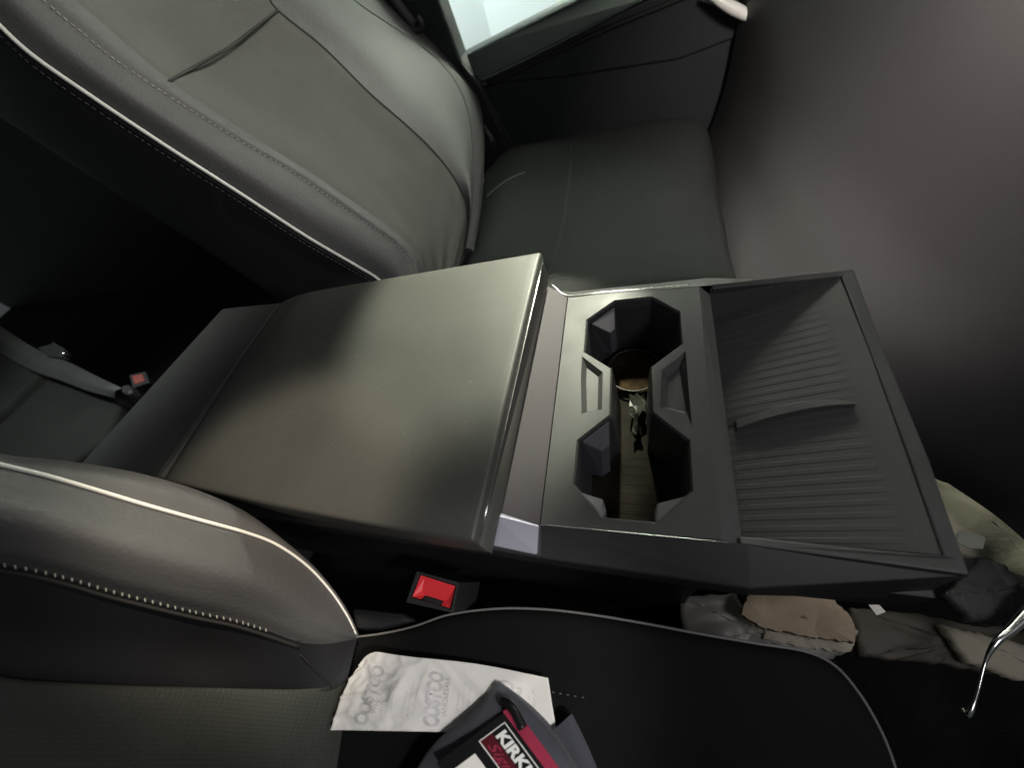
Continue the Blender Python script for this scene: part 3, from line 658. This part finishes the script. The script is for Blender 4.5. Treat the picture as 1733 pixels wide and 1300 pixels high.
# white outlined box
for a in ((.075, .999, .125, .137), (.075, .085, .125, .49), (.075, .999, .478, .49)): card('box_outline', *a, M['white'], .0005, tc_, .0002)
card('maroon_panel', .085, .999, .32, .478, M['tagdark'], .00035, tc_, .0002)
def print_tag(txt, s0, t0, s1, h, m, off=0, shear=0, name='printed_text'):
    me = text_mesh(txt, 1., off, shear); xs = [v.co.x for v in me.vertices]; W = max(xs) - min(xs)
    for v in me.vertices: v.co = tg(s0 + (s1 - s0) * (v.co.x - min(xs)) / W, t0 - h * v.co.y / .7, .0009)
    return link(name, me, m, tc_)
print_tag('KIRKLAND', .135, .30, 1.02, .125, M['white'], off=.045)
print_tag('Signature', .16, .44, .95, .10, M['tagred'], off=.0, shear=.4)
card('price_sticker', .15, .75, .60, 1.0, M['paper'], .0008, tc_, .0002)
print_tag('ITEM', .40, .755, .50, .04, M['tagblack'])
random.seed(2); s_ = .30
while s_ < .68:
    w_ = random.choice((.006, .010, .015)); card('barcode_bar', s_, s_ + w_, .80, .95, M['tagblack'], .0010, tc_, .0001); s_ += w_ + random.choice((.006, .011))
print_tag(',', .22, .78, .232, .04, M['tagblack'])
# black plastic hook of the tag
tube('tag_hook', [Z(849, 1187, -.050), Z(861, 1193, -.046), Z(872, 1206, -.044), Z(880, 1222, -.0435), Z(885, 1234, -.043)], .0036, M['tagblack'], gt, n=30)

# ================================================================== DOOR, WINDOW, GARAGE
dr = thing('vehicle_door', 'dark door panel below the bright window beyond the far seat', 'car door', (.1, 1.0, -.42))
DY = .98
def dq(px, y, th, name, m, par=dr, bev=.004):
    t = [Yp(u, v, yy) for (u, v), yy in zip(px, y if isinstance(y, list) else [y] * len(px))]
    return prism(name, t, [p + V((0, th, 0)) for p in t], m, par, bev)
dq([(779, 98), (830, 72), (1000, -15), (1240, -120), (1260, -90), (1090, 0), (880, 105), (812, 137)], [1.0, 1.0, 1.0, 1.0, .95, .95, .95, .95], .05, 'window_sill', M['doorsill'])
dq([(812, 139), (880, 107), (1090, 2), (1300, -90), (1500, -60), (1320, 35), (1150, 100), (960, 130), (826, 142)], .965, .05, 'upper_panel', M['door'])
dq([(820, 148), (960, 88), (1130, 12), (1500, -150), (1800, 300), (1500, 600), (1100, 500), (880, 310)], .972, .05, 'lower_panel', M['door'])
tube('panel_seam', [Yp(826, 142, .962), Yp(900, 108, .962), Yp(1000, 60, .962), Yp(1090, 22, .962), Yp(1180, -15, .962)], .0045, M['groove'], dr, n=30)
# glass pane
g = bpy.data.materials.new('window_glass'); g.use_nodes = True; b = g.node_tree.nodes['Principled BSDF']; b.inputs['Transmission Weight'].default_value = 1; b.inputs['Roughness'].default_value = .0; b.inputs['IOR'].default_value = 1.1; b.inputs['Base Color'].default_value = (.93, .98, .97, 1)
gp = [Yp(u, v, 1.02) for u, v in ((700, -120), (772, 100), (1010, -10), (1240, -110), (1240, -400), (700, -400))]
prism('window_pane', gp, [p + V((0, .004, 0)) for p in gp], g, dr)
# interior handle; the pale colour stands in for a blurred bright reflection
dh = [Yp(u, v, .93) for u, v in ((1195, -12), (1225, 5), (1250, 18), (1268, 26), (1280, 18), (1292, -10))]
tube('door_handle', dh, .009, M['piping'], dr, n=30, sides=12, taper=lambda t: .35 + .75 * math.sin(math.pi * t))
# pillar with belt guide
pl = thing('door_pillar', 'dark pillar trim between far seat and window, with a belt guide', 'pillar', (-.4, .97, -.42))
t = [Yp(u, v, .96) for u, v in ((600, -80), (728, -40), (779, 100), (812, 138), (905, 310), (860, 340), (760, 150), (640, 20))]
prism('pillar_trim', t, [p + V((0, .06, 0)) for p in t], M['door'], pl, .006)
t = [Yp(u, v, .955) for u, v in ((778, 104), (811, 140), (890, 312), (840, 330), (800, 160))]
prism('lower_trim', t, [p + V((0, .03, 0)) for p in t], M['darkplastic'], pl, .004)
tube('belt_guide', [Yp(690, 48, .93), Yp(700, 52, .93), Yp(712, 48, .93), Yp(713, 36, .93), Yp(706, 30, .93)], .006, M['sideplastic'], pl, n=20)
tube('belt_webbing', [Yp(640, -40, .94), Yp(672, 5, .94), Yp(700, 42, .94)], .010, M['strap'], pl, n=12)
# garage wall outside: two pale planes meeting at a fold
wp = [V((-2.6, 2.3, -.6)), V((-.55, 2.3, -.6)), V((-.55, 2.3, 2.4)), V((-2.6, 2.3, 2.4))]
struct(mesh('garage_wall', [V((-1.6, 1.35, -1.2)), V((-.58, 2.3, -1.2)), V((3.0, 2.5, -1.2)), V((-1.6, 1.35, 2.6)), V((-.58, 2.3, 2.6)), V((3.0, 2.5, 2.6))], [(0, 1, 4, 3), (1, 2, 5, 4)], M['wall'], None))

# ================================================================== DASH, FOOTWELL, FLOOR
dsh = thing('dashboard', 'smooth mauve grey lower dashboard filling the right side beyond the tray', 'dashboard', (.5, .4, -.1))
c1 = [V((.255, .95, .35)), V((.265, .95, .10)), V((.26, .95, -.05)), V((.245, .95, -.14)), V((.225, .95, -.20))]
c2 = [V((.36, .62, .35)), V((.365, .62, .12)), V((.335, .62, -.03)), V((.28, .62, -.12)), V((.225, .62, -.17))]
c3 = [V((.45, .36, .38)), V((.44, .36, .12)), V((.405, .34, -.05)), V((.33, .32, -.13)), V((.240, .30, -.18))]
c4 = [V((.52, .16, .40)), V((.50, .17, .14)), V((.455, .16, -.05)), V((.41, .155, -.17)), V((.40, .155, -.215))]
c5 = [V((.56, -.02, .40)), V((.54, 0, .14)), V((.49, .03, -.05)), V((.45, .06, -.15)), V((.435, .07, -.185))]
c6 = [V((.58, -.35, .40)), V((.56, -.3, .14)), V((.51, -.2, -.05)), V((.48, -.12, -.12)), V((.47, -.08, -.16))]
loft('lower_panel', [c1, c2, c3, c4, c5, c6], M['dash'], dsh, n=50, k=10)
rd = thing('vehicle_door', 'black rear door trim in the dark behind the far seat', 'car door', (-1.2, 1.0, -.42))
t = [V((-3.2, .99, -.42)), V((-.66, .99, -.42)), V((-.66, .99, 1.6)), V((-3.2, .99, 1.6))]
prism('door_trim', t, [p + V((0, .05, 0)) for p in t], M['darkplastic'], rd, .01)
fl = struct(mesh('floor', [V((-3.2, -1.4, -.42)), V((1.6, -1.4, -.42)), V((1.6, 1.25, -.42)), V((-3.2, 1.25, -.42))], [(0, 1, 2, 3)], M['carpet'], None))
# ---- bags and papers in the footwell and under the console
def crumple(name, px, z, m, label, cat, amp=.012, fr=14, seed=0, zs=None, grp=None, th=.012, R=12, nb=60, smooth=False):
    P = [Z(u, v, (zs[i] if zs else z)) for i, (u, v) in enumerate(px)]
    rr = random.Random(seed); c = sum(P, V((0, 0, 0))) / len(P); B = []
    for a, b in zip(P, P[1:] + P[:1]):
        k = max(2, round(nb * (b - a).length / sum((q - p).length for p, q in zip(P, P[1:] + P[:1]))))
        B += [a.lerp(b, i / k) + V((rr.uniform(-1, 1), rr.uniform(-1, 1), 0)) * (.0012 if amp > .003 else .0003) for i in range(k)]
    vs = [c + V((0, 0, amp))]; k = len(B)
    for r in range(1, R + 1):
        for b in B:
            f = r / R; p = c.lerp(b, f); j = (1 - f ** 6) * .12 / R
            p = p + (b - c) * rr.uniform(-j, j) + V((b - c).cross(V((0, 0, 1)))) * rr.uniform(-j, j) * .5
            q = V((p.x * fr, p.y * fr * 1.6, seed * 3.1)); d = noise.voronoi(q)[0]
            h = amp * ((d[1] - d[0]) * 1.3 + .6 * noise.noise(q * .7)) * (1 - f ** 5 * .7) + amp * .5 * (1 - f * f)
            vs.append(p + V((0, 0, h)))
    fs = [(0, 1 + i, 1 + (i + 1) % k) for i in range(k)]
    for r in range(R - 1):
        for a, b, c_, d in ringfaces(1 + r * k, 1 + (r + 1) * k, k): fs += [(a, b, c_), (a, c_, d)] if rr.random() < .5 else [(a, b, d), (b, c_, d)]
    base = len(vs); vs += [down(b, th) for b in B]; fs += ringfaces(1 + (R - 1) * k, base, k)
    o = mesh(name, vs, fs, m, None, smooth); return tag(o, label, cat, grp)
crumple('paper_bag', [(1270, 1000), (1395, 1000), (1438, 1042), (1450, 1070), (1444, 1088), (1370, 1078), (1290, 1062), (1255, 1040)], -.235, M['bag'], 'brown crumpled paper bag seen through the opening under the console', 'bag', .0055, 24, 1, R=13, nb=80)
crumple('cream_paper', [(1300, 1060), (1380, 1072), (1446, 1086), (1440, 1106), (1360, 1096), (1290, 1080)], -.262, M['bag2'], 'cream paper edge below the brown paper bag under the console', 'paper', .004, 40, 8)
crumple('plastic_bag', [(1150, 1010), (1245, 1005), (1270, 1050), (1330, 1082), (1430, 1106), (1380, 1125), (1250, 1110), (1160, 1090)], -.27, M['bag3'], 'greyish crumpled plastic bag at the rear end of the console opening', 'bag', .006, 26, 2, R=13, nb=80, smooth=True)
crumple('cloth_bag', [(1560, 800), (1600, 818), (1650, 826), (1700, 858), (1760, 905), (1830, 960), (1830, 1040), (1733, 985), (1670, 950), (1600, 930)], -.26, M['bag2'], 'cream cloth bag spilling out from under the dashboard', 'bag', .010, 8, 3, nb=60, smooth=True)
crumple('paper_slip', [(1622, 898), (1640, 900), (1668, 910), (1664, 930), (1640, 928), (1618, 918)], -.222, M['card'], 'small pale paper slip resting on the cream cloth bag', 'paper', .0008, 20, 4, th=.001, R=3, nb=14)
crumple('black_pouch', [(1655, 945), (1700, 955), (1725, 985), (1715, 1030), (1680, 1056), (1640, 1050), (1600, 1010)], -.235, M['strap'], 'flat black pouch in front of the tray corner', 'pouch', .006, 12, 5, smooth=True)
crumple('plastic_bag', [(1440, 1030), (1560, 1040), (1640, 1060), (1780, 1060), (1820, 1160), (1700, 1145), (1600, 1125), (1455, 1112)], -.29, M['bag4'], 'dark brownish crumpled bag lying on the floor right of the paper bag', 'bag', .007, 18, 6, R=13, nb=90, smooth=True)
crumple('paper_bag', [(1590, 1056), (1640, 1070), (1740, 1092), (1800, 1110), (1800, 1160), (1720, 1150), (1640, 1120)], -.27, M['bag2'], 'folded tan bag on the floor at the right edge under the light streak', 'bag', .005, 14, 7, smooth=True)
tag(tube('light_streak', [Z(1628, 1198, -.23), Z(1637, 1212, -.228), Z(1652, 1180, -.222), Z(1668, 1120, -.215), Z(1686, 1088, -.21), Z(1712, 1066, -.21), Z(1745, 1035, -.21), Z(1780, 1010, -.21)], .0048, M['chrome'], None, n=80, sides=8,
    taper=lambda t: .28 + 1.3 * min(1, max(0, (t - .38) * 1.8)) + .3 * math.exp(-((t - .07) / .05) ** 2)), 'bent shiny tube standing in for a bright streak of light at the lower right edge', 'strip')  # smear of light modelled as a chrome tube, no real strip
tag(prism('paper_slip', [Z(u, v, -.22) for u, v in ((1470, 1024), (1488, 1024), (1499, 1036), (1484, 1042))], [Z(u, v, -.2215) for u, v in ((1470, 1024), (1488, 1024), (1499, 1036), (1484, 1042))], M['paper'], None), 'tiny white paper corner poking out beside the console opening', 'paper')
